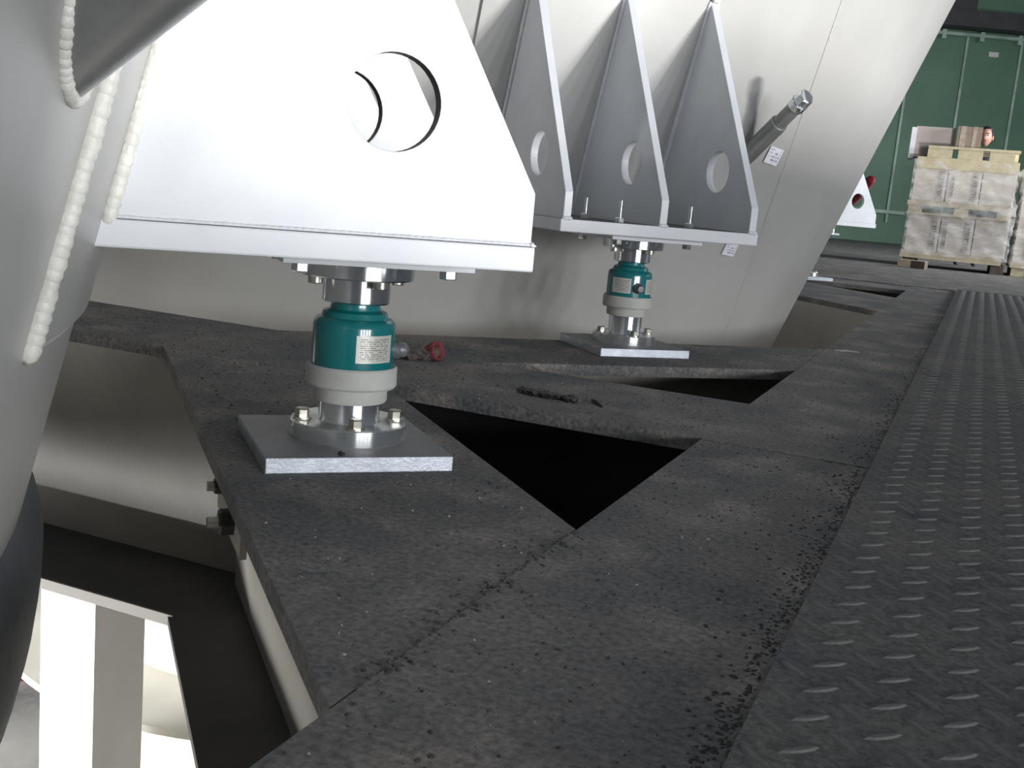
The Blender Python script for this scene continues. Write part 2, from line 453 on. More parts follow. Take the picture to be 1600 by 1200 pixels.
# diagonal girders carrying the load cells
def diagonal(label, poly, web, extra=None):
    e = girder('diagonal_girder', label, [('top_plate', prism(poly, -0.03, 0.0), 'deck')])
    a, b, t = web
    d = (Vector(b)-Vector(a)).normalized(); n = Vector((-d.y, d.x))*t
    link('web', prism([a, b, (b[0]+n.x, b[1]+n.y), (a[0]+n.x, a[1]+n.y)], -0.56, -0.03), 'beige', e)
    link('bottom_flange', prism(poly, -0.58, -0.5601), 'girder_dust', e)
    return e
K1 = 0.305
d1 = diagonal('dusty diagonal girder under the load cell beside the wide triangular opening',
              [(XL-0.002, K1-XL), (XL-0.002, 1.385), (-1.197, Y2a-0.001), (K1-Y2a, Y2a-0.001)],
              ((XL, 0.575-XL), (0.575-Y2a, Y2a), 0.02))
d3 = diagonal('dusty diagonal girder under the load cell in front of the grey vessel with stickers',
              [(XL-0.002, 3.965), (XL-0.002, 3.31), (-1.165, Y2b+0.001), (-1.82, Y2b+0.001)],
              ((XL, 3.66), (-1.51, Y2b+0.001), 0.02))
d4 = diagonal('dusty diagonal girder at the vessel corner closest to the wrapped pallets',
              [(XL-0.002, 6.05), (XL-0.002, 7.33), (-1.44, 8.30), (-2.70, 8.30)],
              ((XL-0.02, 6.09), (-2.66, 8.29), 0.02))
g = girder('end_girder', 'cross girder along the edge of the deck that carries the pallets', [
    ('top_plate', B((-7, 8.30, -0.03), (XL, 8.86, 0.0)), 'deck'),
    ('web', B((-7, 8.5, -0.56), (XL, 8.52, -0.03)), 'beige'),
    ('bottom_flange', B((-7, 8.3, -0.58), (XL, 8.9, -0.56)), 'girder_dust')])
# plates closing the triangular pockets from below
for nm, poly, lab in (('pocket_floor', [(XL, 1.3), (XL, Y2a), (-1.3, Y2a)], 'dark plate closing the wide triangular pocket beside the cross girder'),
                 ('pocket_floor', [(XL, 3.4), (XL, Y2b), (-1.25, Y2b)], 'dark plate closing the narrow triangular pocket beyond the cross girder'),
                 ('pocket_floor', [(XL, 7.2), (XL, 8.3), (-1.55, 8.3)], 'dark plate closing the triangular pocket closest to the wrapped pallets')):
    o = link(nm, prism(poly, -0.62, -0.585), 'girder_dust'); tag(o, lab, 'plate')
# splice plate with two bolts on the bay side of the front diagonal girder
def along1(s, k, z):
    """point on the front diagonal: s along its inner edge from the cross girder, k behind that edge"""
    e = Vector((1, -1, 0)).normalized(); n = Vector((1, 1, 0)).normalized()
    return Vector((K1-Y2a, Y2a, 0)) + e*s + n*k + Vector((0, 0, z))
n1 = Vector((-1, -1, 0)).normalized()
sp = bmesh.new()
e1 = Vector((1, -1, 0)).normalized()
mt = Matrix((e1, -n1, Vector((0, 0, 1)))).transposed().to_4x4(); mt.translation = along1(0, 0, 0)
box(sp, (1.03, 0.012, -0.095), (1.29, 0.022, -0.03), mt)
link('splice_plate', sp, 'beige', d1)
for s, z, big in ((1.085, -0.045, False), (1.215, -0.062, True)):
    bm = rod(along1(s, 0.02, z), along1(s, -0.026 if big else -0.012, z), 0.008)
    o = link('stud', bm, 'bolt', d1, smooth=True)
    b2 = hexa(bmesh.new(), along1(s, 0.012, z), n1, 0.020 if big else 0.013, 0.022 if big else 0.014)
    link('nut', b2, 'nut', o)

# ---------------------------------------------------------------- tread plate walkway
tread = empty('tread_plate')
tag(tread, 'dark steel tread plate walkway with raised diamond lugs', 'tread plate')
for a_, b_ in (((XR, -1.4), (0.95, 8.97)), ((0.951, 2.3), (2.25, 8.97)), ((0.951, -1.6), (3.8, 0.80))):   # unseen gap and last plate made up, shaping light on the near vessel
    link('plate', B((*a_, 0.002), (*b_, 0.018)), 'tread', tread)
def lug_mesh(bm, c, ang, L=0.0215, Wd=0.0048, H=0.0018):
    ca, sa = math.cos(ang), math.sin(ang)
    def P(a, b, z): return (c[0]+ca*a-sa*b, c[1]+sa*a+ca*b, c[2]+z)
    lo = [(-L,0),(-L*.55,-Wd*.8),(0,-Wd),(L*.55,-Wd*.8),(L,0),(L*.55,Wd*.8),(0,Wd),(-L*.55,Wd*.8)]
    hi = [(-L*.75,0),(-L*.5,-Wd*.42),(0,-Wd*.6),(L*.5,-Wd*.42),(L*.75,0),(L*.5,Wd*.42),(0,Wd*.6),(-L*.5,Wd*.42)]
    a = [bm.verts.new(P(x, y, 0)) for x, y in lo]; b = [bm.verts.new(P(x, y, H)) for x, y in hi]
    bm.faces.new(b)
    for i in range(8): bm.faces.new([a[i], a[(i+1)%8], b[(i+1)%8], b[i]])
spots = []
for i in range(-2, 64):
    for j in range(-10, 125):
        for k, (dx, dy, an) in enumerate(((0, 0, R(43)), (0.0308, 0.0335, R(-43)))):
            x, y = -0.0155 + 0.0617*i + dx, 0.946 + 0.0655*j + dy
            if x < XR+0.018 or x > 2.22 or y < 0.5 or y > 8.85: continue
            px, py, dp = proj((x, y, 0.018))
            if dp < 0.3 or not (-60 < px < 1660 and -60 < py < 1260): continue
            spots.append((dp, x, y, an))
spots.sort()
bm = bmesh.new(); lug_mesh(bm, (0, 0, 0), 0)
proto = None
for n_, (dp, x, y, an) in enumerate(spots[:300]):
    if proto is None:
        proto = link('lug', bm, 'lug', tread); o = proto
    else:
        o = proto.copy(); col.objects.link(o); o.parent = tread
    o.location = (x, y, 0.0179); o.rotation_euler = (0, 0, an)
bm = bmesh.new()
for dp, x, y, an in spots[300:]: lug_mesh(bm, (x, y, 0.0179), an)
o = link('lug_field', bm, 'lug', tread); tag(o, kind='stuff')

# ---------------------------------------------------------------- vessels with brackets
PA, PB = Vector((-0.951, 1.53, 0)), Vector((-0.99, 3.22, 0))
rA, tA = Vector((1, 1, 0)).normalized(), Vector((1, -1, 0)).normalized()
rB, tB = Vector((1, -1, 0)).normalized(), Vector((1, 1, 0)).normalized()
EZ = Vector((0, 0, 1))
RV = 2.2
class Shell:
    def __init__(s, P, rd, td, w0, al, zb):
        s.P, s.rd, s.td, s.w0, s.ta, s.zb = P, rd, td, w0, math.tan(R(al)), zb
        s.C = P + rd*(w0-RV)
    def rad(s, z): return RV + (z-s.zb)*s.ta
    def wall(s, t, z, off=0.0):
        """point on the wall at sideways offset t from the bracket axis"""
        r = s.rad(z)+off
        return s.C + s.rd*math.sqrt(max(r*r-t*t, 0)) + s.td*t + EZ*z
    def wr(s, t, z): return (s.wall(t, z)-s.P).dot(s.rd)
    def ang(s, t, z): 
        d = s.wall(t, z)-s.C
        return math.atan2(d.y, d.x)
SA = Shell(PA, rA, tA, -0.372, 13.5, 0.342)
SB = Shell(PB, rB, tB, -0.440, 20.0, 0.355)
def bracket(S, par, P, rd, td, zb, wallfn, seed):
    ro = 0.2
    base = link('support_bracket', B((0, 0, 0), (1, 1, 1)), 'bracket', par)
    # base plate
    w0 = wallfn(0, zb) - 0.05
    mtx = Matrix((rd, td, EZ)).transposed().to_4x4(); mtx.translation = P
    bm = box(bmesh.new(), (w0, -0.325, zb), (ro, 0.325, zb+0.036), mtx)
    bmesh.ops.recalc_face_normals(bm, faces=bm.faces[:])
    bm.to_mesh(base.data); bm.free()
    bv = base.modifiers.new('bevel', 'BEVEL'); bv.width = 0.003; bv.segments = 2
    base['label'] = 'white base plate of the support bracket'
    base.data.materials.append(M['girder_dust'])
    for p in base.data.polygons:
        if p.normal.z > 0.9: p.material_index = 1
    for t in (-0.305, 0.0, 0.305):
        zt = zb + 0.036
        # apex where the sloping edge meets the wall
        r1, zc = ro-0.004, zt+0.074
        za = zc
        while za < 2 and (r1-(za-zc)*0.59) > wallfn(t, za): za += 0.005
        out = [(wallfn(t, zt)-0.03, zt-0.002), (r1, zt-0.002), (r1, zc), (wallfn(t, za)+0.004, za), (wallfn(t, za)-0.03, za)]
        bm = holed_plate(out, (-0.017, zb+0.213, 0.064), P + td*t, rd, EZ, td, 0.024)
        g = link('gusset', bm, 'bracket', base, bevel=0.0015)
        me = g.data; me.materials.append(M['cutedge'])
        for p in me.polygons:      # flame-cut bore of the hole
            c = p.center - P
            a, b = c.dot(rd)+0.017, c.z-(zb+0.213)
            if abs(math.hypot(a, b)-0.064) < 0.003 and abs(p.normal.dot(td)) < 0.3 and rd is rA: p.material_index = 1
        # weld beads: to the wall and to the base plate
        pts = [P + rd*(wallfn(t, z)+0.016) + td*(t+0.014) + EZ*z for z in (zt, (zt+za)/2, za-0.02)]
        link('weld_bead', bead(pts, 0.0115 if rd is rA else 0.009, 0.013, seed=seed), 'weld', g, smooth=True)
        pts = [P + rd*(wallfn(t, z)+0.016) + td*(t-0.014) + EZ*z for z in (zt, (zt+za)/2, za-0.02)]
        link('weld_bead', bead(pts, 0.008, 0.012, seed=seed+1), 'bracket', g, smooth=True)
        tip = P + rd*(wallfn(t, za)+0.022) + td*t + EZ*(za-0.004)
        link('weld_blob', bead([tip - td*0.008, tip + td*0.008], 0.013, 0.008, seed=seed+3), 'weld', g, smooth=True)
        pts = [P + rd*r + td*(t+0.011) + EZ*(zt+0.001) for r in (wallfn(t, zt)+0.01, ro-0.005)]
        link('weld_bead', bead(pts, 0.004, 0.010, seed=seed+2), 'bracket', g, smooth=True)
        pts = [P + rd*(ro-0.003) + td*(t+k) + EZ*(zt+0.001) for k in (-0.010, 0.010)]
        link('weld_bead', bead(pts, 0.0065, 0.008, seed=seed+2), 'bracket', g, smooth=True)
    return base
def vessel(S, label, name='hopper_vessel'):
    e = empty(name)
    tag(e, label, 'vessel', 'conical vessels')
    z0, z1 = -0.62, 1.72
    bm = lathe([(S.rad(z0), z0), (S.rad(0.5), 0.5), (S.rad(z1), z1), (0, z1+0.02)], 160, (S.C.x, S.C.y, 0))  # closing top disc is unseen, added to stop light leaking through
    link('shell', bm, 'vessel', e, smooth=True)
    return e
def pad(S, e, t0, t1, z0, z1, th=0.012):
    """reinforcing plate hugging the wall"""
    bm = bmesh.new()
    n = 16
    g = []
    for k in range(n+1):
        t = t0+(t1-t0)*k/n
        g.append([bm.verts.new(S.wall(t, z, o)) for z, o in ((z0, 0), (z0, th), (z1, th), (z1, 0))])
    for k in range(n):
        for i in range(3): bm.faces.new([g[k][i], g[k+1][i], g[k+1][i+1], g[k][i+1]])
    for k in (0, n): bm.faces.new(g[k])
    return link('reinforcing_pad', bm, 'vessel', e, smooth=True)
VA = vessel(SA, 'large light grey conical vessel whose white bracket has one round hole face-on')
VB = vessel(SB, 'large light grey conical vessel with two paper stickers and a capped pipe stub')
bracket(SA, VA, PA, rA, tA, 0.342, SA.wr, 11)
bracket(SB, VB, PB, rB, tB, 0.355, SB.wr, 21)
pad(SA, VA, -0.45, 0.49, 0.245, 1.5)
pad(SB, VB, -0.45, 0.43, 0.26, 1.5)
# edge welds of the pad on the near vessel, vertical seams
pts = [SA.wall(0.49, z, 0.004) for z in (0.235, 0.6, 1.0, 1.5)]
link('pad_weld', bead(pts, 0.012, 0.012, seed=5), 'weld', VA, smooth=True)
pts = [SA.wall(t, 0.235, 0.002) for t in (0.44, 0.3, 0.1, -0.1)]
link('pad_weld', bead(pts, 0.004, 0.008, seed=6), 'vessel', VA, smooth=True)
pts = [SB.wall(0.905-0.02*z, z, 0.0) for z in (-0.05, 0.5, 1.0, 1.6)]
link('shell_seam', bead(pts, 0.0045, 0.02, seed=8), 'vessel', VB, smooth=True)
# rounded soiled lower part of the near vessel
prof = []
for i in range(13):
    a = i/12*math.pi/2*0.92
    prof.append((SA.rad(-0.14)+0.045 - 0.42*(1-math.cos(a)), -0.14-0.55*math.sin(a)))
bm = lathe([(SA.rad(-0.07)-0.002, -0.07), (SA.rad(-0.10)+0.028, -0.105)] + prof, 160, (SA.C.x, SA.C.y, 0))
o = link('lower_dish', bm, 'vessel_low', VA, smooth=True); o['label'] = 'dark soiled rounded lower part of the vessel'
# pipe stubs
def ring_weld(S, e, p0, d, r):
    q = frame_z(d); pts = []
    for i in range(25):
        a = 2*math.pi*i/24
        c0 = p0 + q @ Vector((r*math.cos(a), r*math.sin(a), 0)) + d*0.25
        for k in range(200):
            c = c0 - d*0.0025*k
            if math.hypot(c.x-S.C.x, c.y-S.C.y) < S.rad(c.z)+0.002: break
        pts.append(c)
    link('pipe_weld', bead(pts, 0.008, 0.008, seed=9), 'weld', e, smooth=True)
def stub(S, e, p0, p1, r, name='pipe_stub'):
    p0, p1 = Vector(p0), Vector(p1)
    d = (p1-p0).normalized(); L = (p1-p0).length
    ring_weld(S, e, p0, d, r)
    o = link(name, rod(p0 - d*0.08, p0 + d*L*0.60, r), 'grey_steel', e, smooth=True, bevel=0.002)
    link('pipe_neck', rod(p0 + d*L*0.58, p0 + d*L*0.90, r*0.80), 'grey_steel', o, smooth=True)
    bm = lathe([(0, 0), (r*0.95, 0), (r*0.98, L*0.045), (r*0.98, L*0.07), (r*0.9, L*0.07)], 32, p0 + d*L*0.84, mtx=frame_z(d))
    lathe([(0, L*0.07), (r*0.92, L*0.07), (r*0.92, L*0.15), (r*0.8, L*0.165), (0, L*0.165)], 8, p0 + d*L*0.84, bm=bm, mtx=frame_z(d))
    link('pipe_cap', bm, 'zinc', o)
    return o
def pix(px, py, depth):
    d = cF + cR*((px-800)/FPX) + cU*((600-py)/FPX)
    return Vector((0, 0, HC)) + d*depth
def wall_hit(S, px, py):
    d = cF + cR*((px-800)/FPX) + cU*((600-py)/FPX)
    t = 0.5
    while t < 9:
        p = Vector((0, 0, HC)) + d*t
        if math.hypot(p.x-S.C.x, p.y-S.C.y) < S.rad(p.z): return p, t
        t += 0.002
pB, tB_ = wall_hit(SB, 1160, 250)
stub(SB, VB, pB, pix(1260, 150, tB_-0.30), 0.032)
pA, tA_ = wall_hit(SA, 128, 48)
stub(SA, VA, pA, pix(700, -420, tA_-0.22), 0.045)
# far corner bracket of the second vessel
rF, tF = Vector((1, 1, 0)).normalized(), Vector((-1, 1, 0)).normalized()
pf_ = pix(1368, 357, 9.3); zf_ = pf_.z
PF = pf_ - rF*0.2 + tF*0.325; PF.z = 0
bracket(SB, VB, PF, rF, tF, zf_, lambda t, z: -0.9 + (z-zf_)*0.36, 31)
# paper stickers on the second vessel
def sticker(px, py, wpx, hpx, depth_guess, lab, flap=False):
    # find wall point along the pixel ray
    d = cF + cR*((px-800)/FPX) + cU*((600-py)/FPX)
    t = 1.0
    while t < 9:
        p = Vector((0, 0, HC)) + d*t
        if math.hypot(p.x-SB.C.x, p.y-SB.C.y) < SB.rad(p.z): break
        t += 0.002
    n = Vector((p.x-SB.C.x, p.y-SB.C.y, 0)).normalized(); n = (n - EZ*SB.ta).normalized()
    ex = EZ.cross(n).normalized(); ez = n.cross(ex)
    s = p.dot(cF)/FPX*1.0
    k = (p - Vector((0, 0, HC))).dot(cF)/FPX
    a = R(-6)
    ex2 = ex*math.cos(a)+ez*math.sin(a); ez2 = -ex*math.sin(a)+ez*math.cos(a)
    hw, hh = wpx*k/2, hpx*k/2
    o = link('paper_sticker', B((-hw, -0.001, -hh), (hw, 0.0015, hh)), 'paper')
    m4 = Matrix((ex2, -n, ez2)).transposed().to_4x4(); m4.translation = p + n*0.006
    o.matrix_world = m4
    tag(o, lab, 'sticker', 'paper stickers on the vessel')
sticker(1207, 243, 36, 27, 4.2, 'white paper sticker on the grey vessel below the capped pipe stub')
sticker(1139, 389, 31, 20, 4.3, 'white paper sticker on the grey vessel under the bracket corner')

# ---------------------------------------------------------------- load cells
def ground_at(px, py):
    d = cF + cR*((px-800)/FPX) + cU*((600-py)/FPX)
    return Vector((0, 0, HC)) + d*(-HC/d.z)
def load_cell(loc, rz, label, gland_deg, label_degs, hz=0.0, ztop=.342, bx=0.0):
    e = empty('load_cell', loc, R(45))
    tag(e, label, 'load cell', 'load cells on the diagonal girders')
    def L(name, bm, m, par=None, **k): return link(name, bm, m, par or e, **k)
    bp = L('base_plate', B((-.15+bx, -.15, 0.0), (.15+bx, .15, .025)), 'plate_top', bevel=0.0015)
    bp.data.materials.append(M['bare'])
    for p in bp.data.polygons:
        if abs(p.normal.z) < 0.5: p.material_index = 1
    L('lower_flange', lathe([(0, .025), (.096, .025), (.097, .027), (.097, .051), (.095, .053), (0, .053)], 96), 'zinc_flange', smooth=True)
    for k in range(4):
        a = R(45+90*k) + rz
        c = Vector((.078*math.cos(a), .078*math.sin(a), .053))
        L('bolt', hexa(bmesh.new(), c, EZ, .0125, .014, .0165, .003), 'bolt')
    h = hz
    L('lower_column', lathe([(0, .053), (.053, .053), (.051, .057), (.051, .10+h), (0, .10+h)], 64), 'zinc', smooth=True)
    L('lower_collar', lathe([(0.03, .096+h), (.0595, .096+h), (.0615, .099+h), (.0615, .124+h), (.03, .124+h)], 64), 'collar', smooth=True)
    L('upper_collar', lathe([(0.03, .121+h), (.073, .121+h), (.076, .125+h), (.0755, .154+h), (.073, .157+h), (.068, .156+h), (.03, .156+h)], 64), 'collar', smooth=True)
    pr = [(r_, z_+h) for r_, z_ in ((0, .15), (.068, .15), (.068, .222), (.0665, .229), (.062, .234), (.0555, .236), (.0545, .239), (.053, .245), (.046, .248), (.042, .249), (.0405, .256), (.040, .27), (0, .27))]
    body = L('body', lathe(pr, 96), 'teal', smooth=True)
    for a0, w in label_degs:
        a0 = R(a0); w = R(w)
        bm = bmesh.new()
        n = 14; vs = []
        for i in range(n+1):
            a = a0-w/2+w*i/n
            vs.append([bm.verts.new((rr*math.cos(a), rr*math.sin(a), z)) for rr, z in ((.0681, .168+h), (.0688, .168+h), (.0688, .213+h), (.0681, .213+h))])
        for i in range(n):
            for k in range(4): bm.faces.new([vs[i][k], vs[i+1][k], vs[i+1][(k+1)%4], vs[i][(k+1)%4]])
        bm.faces.new(vs[0]); bm.faces.new(vs[-1])
        o = L('name_label', bm, 'label', body, smooth=True); o['label'] = 'silver name label with rows of print'
    a = R(gland_deg); d = Vector((math.cos(a), math.sin(a), 0))
    gp = d*.064 + EZ*(.185+h)
    bm = lathe([(0, 0), (.0165, 0), (.0165, .012), (.0135, .014), (.0125, .022), (.009, .026), (0, .0265)], 24, gp, mtx=frame_z(d))
    L('cable_gland', bm, 'gland', body, smooth=True)
    L('upper_column', lathe([(0, .260+h), (.053, .260+h), (.056, .263+h), (.056, .303+h), (0, .303+h)], 64), 'zinc', smooth=True)
    L('upper_flange', lathe([(0, .302+h), (.091, .302+h), (.093, .304+h), (.093, .3285+h), (.091, .3305+h), (0, .3305+h)], 64), 'zinc', smooth=True)
    for k in range(4):
        a = R(45+90*k) + rz + R(20)
        c = Vector((.076*math.cos(a), .076*math.sin(a), .303+h))
        L('bolt', lathe([(0, 0), (.012, 0), (.012, .012), (.0105, .0135), (.006, .0135), (.006, .008), (0, .008)], 24, c, mtx=frame_z((0, 0, -1))), 'bolt', smooth=True)
    mp = L('mounting_plate', B((-.15, -.15, .330+h), (.15, .15, ztop+.0005)), 'bracket', bevel=0.001)
    for sx in (-1, 1):
        for sy in (-1, 1):
            c = Vector((.117*sx, .117*sy, .331+h))
            bb = L('anchor_bolt', hexa(bmesh.new(), c, (0, 0, -1), .0145, .016), 'zinc')
            z = ztop+.0365
            bm = rod((c.x, c.y, z-.04), (c.x, c.y, z+.062), .0075)
            hexa(bm, Vector((c.x, c.y, z-.001)), EZ, .0145, .014)
            L('stud_and_nut', bm, 'zinc', bb)
    e.location = loc
    return e
load_cell(PA + F(.024, .014), R(-50), 'teal load cell beside the wide triangular opening, base plate near the girder edge',
          -14, [(-71, 58)], -0.009, bx=-0.011)
load_cell(PB + F(.014, 0), R(-50), 'teal load cell in front of the grey vessel, with a round grey gland facing out',
          -94, [(-139, 52), (-51, 40)], 0.012, .355)
load_cell(ground_at(1256, 435), 0, 'load cell nearly hidden behind the vessel, on the girder closest to the pallets', 0, [], 0.012, .355)

# ---------------------------------------------------------------- lower storey seen through the opening
def lower(px, py, depth): return pix(px, py, depth)
p = pix(148, 1000, 3.6)
a0 = math.atan2(-p.y, -p.x)
post = bmesh.new()
mtx = Matrix.Translation((p.x, p.y, 0)) @ Matrix.Rotation(TH - R(22), 4, 'Z')
# corner edge of the post at p: two faces seen
box(post, (-0.235, 0, -3.5), (0, 0.24, -0.62), mtx)
o = link('post', post, 'white_post'); tag(o, 'white painted square steel post below the deck opening', 'post')
# flanged round tank below
tc_ = pix(470, 760, 5.2); tz = -1.62
tank = empty('lower_tank', (0, 0, 0)); tag(tank, 'cream round tank with a flanged rim below the deck opening', 'tank')
cx, cy = tc_.x, tc_.y
link('body', lathe([(1.12, -3.5), (1.12, tz-0.03)], 96, (cx, cy, 0)), 'cream', tank, smooth=True)
link('rim_flange', lathe([(1.12, tz-0.03), (1.30, tz-0.03), (1.30, tz), (0.9, tz), (0.9, tz-0.03)], 96, (cx, cy, 0)), 'cream', tank)
link('cone', lathe([(0.9, tz), (1.0, tz+0.35), (0.98, tz+0.35), (0.2, tz+0.36)], 96, (cx, cy, 0)), 'cream', tank, smooth=True)
# red pole on the lower floor
q = F(-3.9, 7.7, -3.49)
bm = rod(q, q + F(0.75, -0.1, 0.03), 0.03)
o = link('red_pole', bm, 'red', smooth=True); tag(o, 'short red pole lying on the concrete floor below', 'pole')

# ---------------------------------------------------------------- wrapped pallets, boxes and a person
PM = Matrix.Translation(F(4.93, 12.5, 0)) @ Matrix.Rotation(TH - R(21), 4, 'Z')
def pl(name, a, b, m, par, **k):
    o = link(name, B(a, b), m, par, **k); return o
def pallet(z, label, lower=True, tilt=0.0, x0=-0.62, x1=0.62, nb=3):
    e = empty('wooden_pallet'); e.matrix_world = PM @ Matrix.Translation((0, 0, z)) @ Matrix.Rotation(tilt, 4, 'Y')
    tag(e, label, 'pallet', 'wooden pallets on the deck')
    return e
p1 = pallet(0.0, 'bottom wooden pallet lying on the deck under the wrapped cartons')
pl('top_board', (-.64, -.02, .105), (.44, .10, .185), 'wood', p1)
for k in range(3): pl('top_board', (-.64, .3+.3*k, .16), (.48, .42+.3*k, .185), 'wood', p1)
for x in (-.60, 0.34): pl('block', (x, .0, 0.0), (x+.14, .95, .106), 'dark_wood', p1)
p2 = pallet(0.60, 'middle wooden pallet wrapped between the two carton tiers')
pl('top_board', (-.64, -.02, .10), (.48, .10, .155), 'wood', p2); pl('bottom_board', (-.64, -.02, 0), (.48, .10, .025), 'wood', p2)
for x in (-.62, -.13, .32): pl('block', (x, -.01, .024), (x+.15, .95, .101), 'wood', p2)
p3 = pallet(1.12, 'top wooden pallet with three pale blocks above the wrapped cartons')
pl('bottom_board', (-.60, -.03, 0), (.47, .10, .125), 'wood', p3)
for x in (-.50, -.18, .15): pl('block', (x, -.035, .124), (x+.26, .10, .226), 'wood', p3)
pl('top_board', (-.50, -.05, .225), (.46, .12, .252), 'wood', p3)
for k in range(3): pl('top_board', (-.10, .3+.3*k, .225), (.46, .42+.3*k, .252), 'wood', p3)
for k in range(2): pl('stringer', (-.45+.8*k, .08, .02), (-.35+.8*k, 1.0, .12+.1*k), 'wood', p3)
for tier, (z0, z1) in enumerate(((.186, .60), (.756, 1.12))):
    for k in range(3):
        x0 = -.61 + .36*k
        c = empty('carton'); c.matrix_world = PM
        link('board', B((x0+.004, 0.012, z0), (x0+.354, .95, z1)), 'carton', c, bevel=0.006)
        tag(c, 'pale carton %s in the %s tier of the wrapped pallet' % (('at the free end', 'in the middle', 'next to the second wrapped load')[k], ('lower', 'upper')[tier]), 'carton', 'cartons on the wrapped pallet')
        if k < 2:
            link('printed_strip', B((x0+.27, 0.006, z0+.03), (x0+.325, .012, z1-.02)), 'ink', c)
            link('printed_strip', B((x0+.05, 0.006, z0+.05), (x0+.08, .012, z1-.06)), 'ink', c) if k else None
def film(label, x0, x1, y0, y1, z0, z1, waist, seed):
    bm = bmesh.new()
    nx, nz = 30, 34
    rnd = random.Random(seed)
    per = []
    for i in range(nx): per.append((x0+(x1-x0)*i/nx, y0, 0, -1))
    for i in range(24): per.append((x1, y0+(y1-y0)*i/24, 1, 0))
    for i in range(nx): per.append((x1-(x1-x0)*i/nx, y1, 0, 1))
    for i in range(24): per.append((x0, y1-(y1-y0)*i/24, -1, 0))
    rows = []
    for j in range(nz+1):
        z = z0+(z1-z0)*j/nz
        row = []
        for (x, y, ax, ay) in per:
            f = waist(z) + 0.012*math.sin(z*31+x*17+seed)*math.sin(x*9-z*7) + rnd.uniform(-.004, .004)
            row.append(bm.verts.new((x+ax*f, y+ay*max(f, -0.012), z)))
        rows.append(row)
    n = len(per)
    for j in range(nz):
        for i in range(n): bm.faces.new([rows[j][i], rows[j][(i+1)%n], rows[j+1][(i+1)%n], rows[j+1][i]])
    o = link('stretch_film', bm, 'film', smooth=True)
    o.matrix_world = PM
    tag(o, label, 'plastic film')
film('clear stretch film wrapped around the two tiers of cartons', -.625, .485, -.03, .97, .15, 1.22,
     lambda z: .03 if .55 < z < .8 else (.012 if z < .55 else -.006 + .02*max(0, z-1.1)), 3)
# second wrapped load beside it
c = empty('carton'); c.matrix_world = PM
link('board', B((.56, .10, .16), (1.65, 1.0, .60)), 'carton', c); link('printed_strip', B((.66, .094, .2), (.72, .10, .56)), 'ink', c)
tag(c, 'lower carton of the second wrapped load beside the pallet stack', 'carton')
c = empty('carton'); c.matrix_world = PM
link('board', B((.56, .10, .60), (1.65, 1.0, 1.16)), 'carton', c); link('printed_strip', B((.66, .094, .7), (.72, .10, 1.08)), 'ink', c)
tag(c, 'upper carton of the second wrapped load beside the pallet stack', 'carton')
p4 = pallet(0.0, 'wooden pallet under the second wrapped load')
pl('top_board', (.54, .08, .10), (1.68, 1.0, .16), 'wood', p4)
for x in (.56, 1.5): pl('block', (x, .1, 0), (x+.14, .95, .101), 'wood', p4)
film('clear stretch film wrapped around the second load', .545, 1.67, .07, 1.02, .1, 1.2, lambda z: .02, 9)
# boxes on top
c = empty('cardboard_box'); c.matrix_world = PM @ Matrix.Translation((-.66, .13, 1.2455)) @ Matrix.Rotation(R(3), 4, 'Z')
link('board', B((0, 0, 0), (.42, .34, .345)), 'carton_grey', c)
link('white_side', B((-.05, -0.004, -0.02), (.005, .33, .33)), 'carton_white', c)
tag(c, 'grey-brown cardboard box with a white side leaning on the top pallet', 'box')
c = empty('cardboard_box'); c.matrix_world = PM @ Matrix.Translation((-.22, 0.05, 1.372))
link('board', B((0, 0, 0), (.26, .3, .235)), 'carton_brown', c)
link('tape', B((.03, -.003, -.0), (.09, .303, .238)), 'tape', c); link('tape', B((.16, -.003, 0), (.20, .303, .238)), 'tape', c)
tag(c, 'brown taped cardboard box standing on the top pallet', 'box')
# loose wooden block
blk = empty('wooden_block'); blk.matrix_world = PM @ Matrix.Translation((-.47, -.55, 0.004)) @ Matrix.Rotation(R(-18), 4, 'Z')
link('board', B((-.15, -.05, 0), (.15, .05, .085)), 'wood', blk, bevel=.004)
link('end_face', B((.0, -.053, 0.0), (.152, .053, .083)), 'dark_wood', blk)
tag(blk, 'loose wooden block lying on the deck in front of the wrapped pallet', 'block')
o = link('red_cloth', B((-.2, -.06, 0), (.2, .06, .03)), 'red'); o.matrix_world = PM @ Matrix.Translation((.9, -.2, .004))
sb = o.modifiers.new('s', 'SUBSURF'); sb.levels = sb.render_levels = 2
tag(o, 'small red cloth on the deck beside the wrapped pallet', 'cloth')

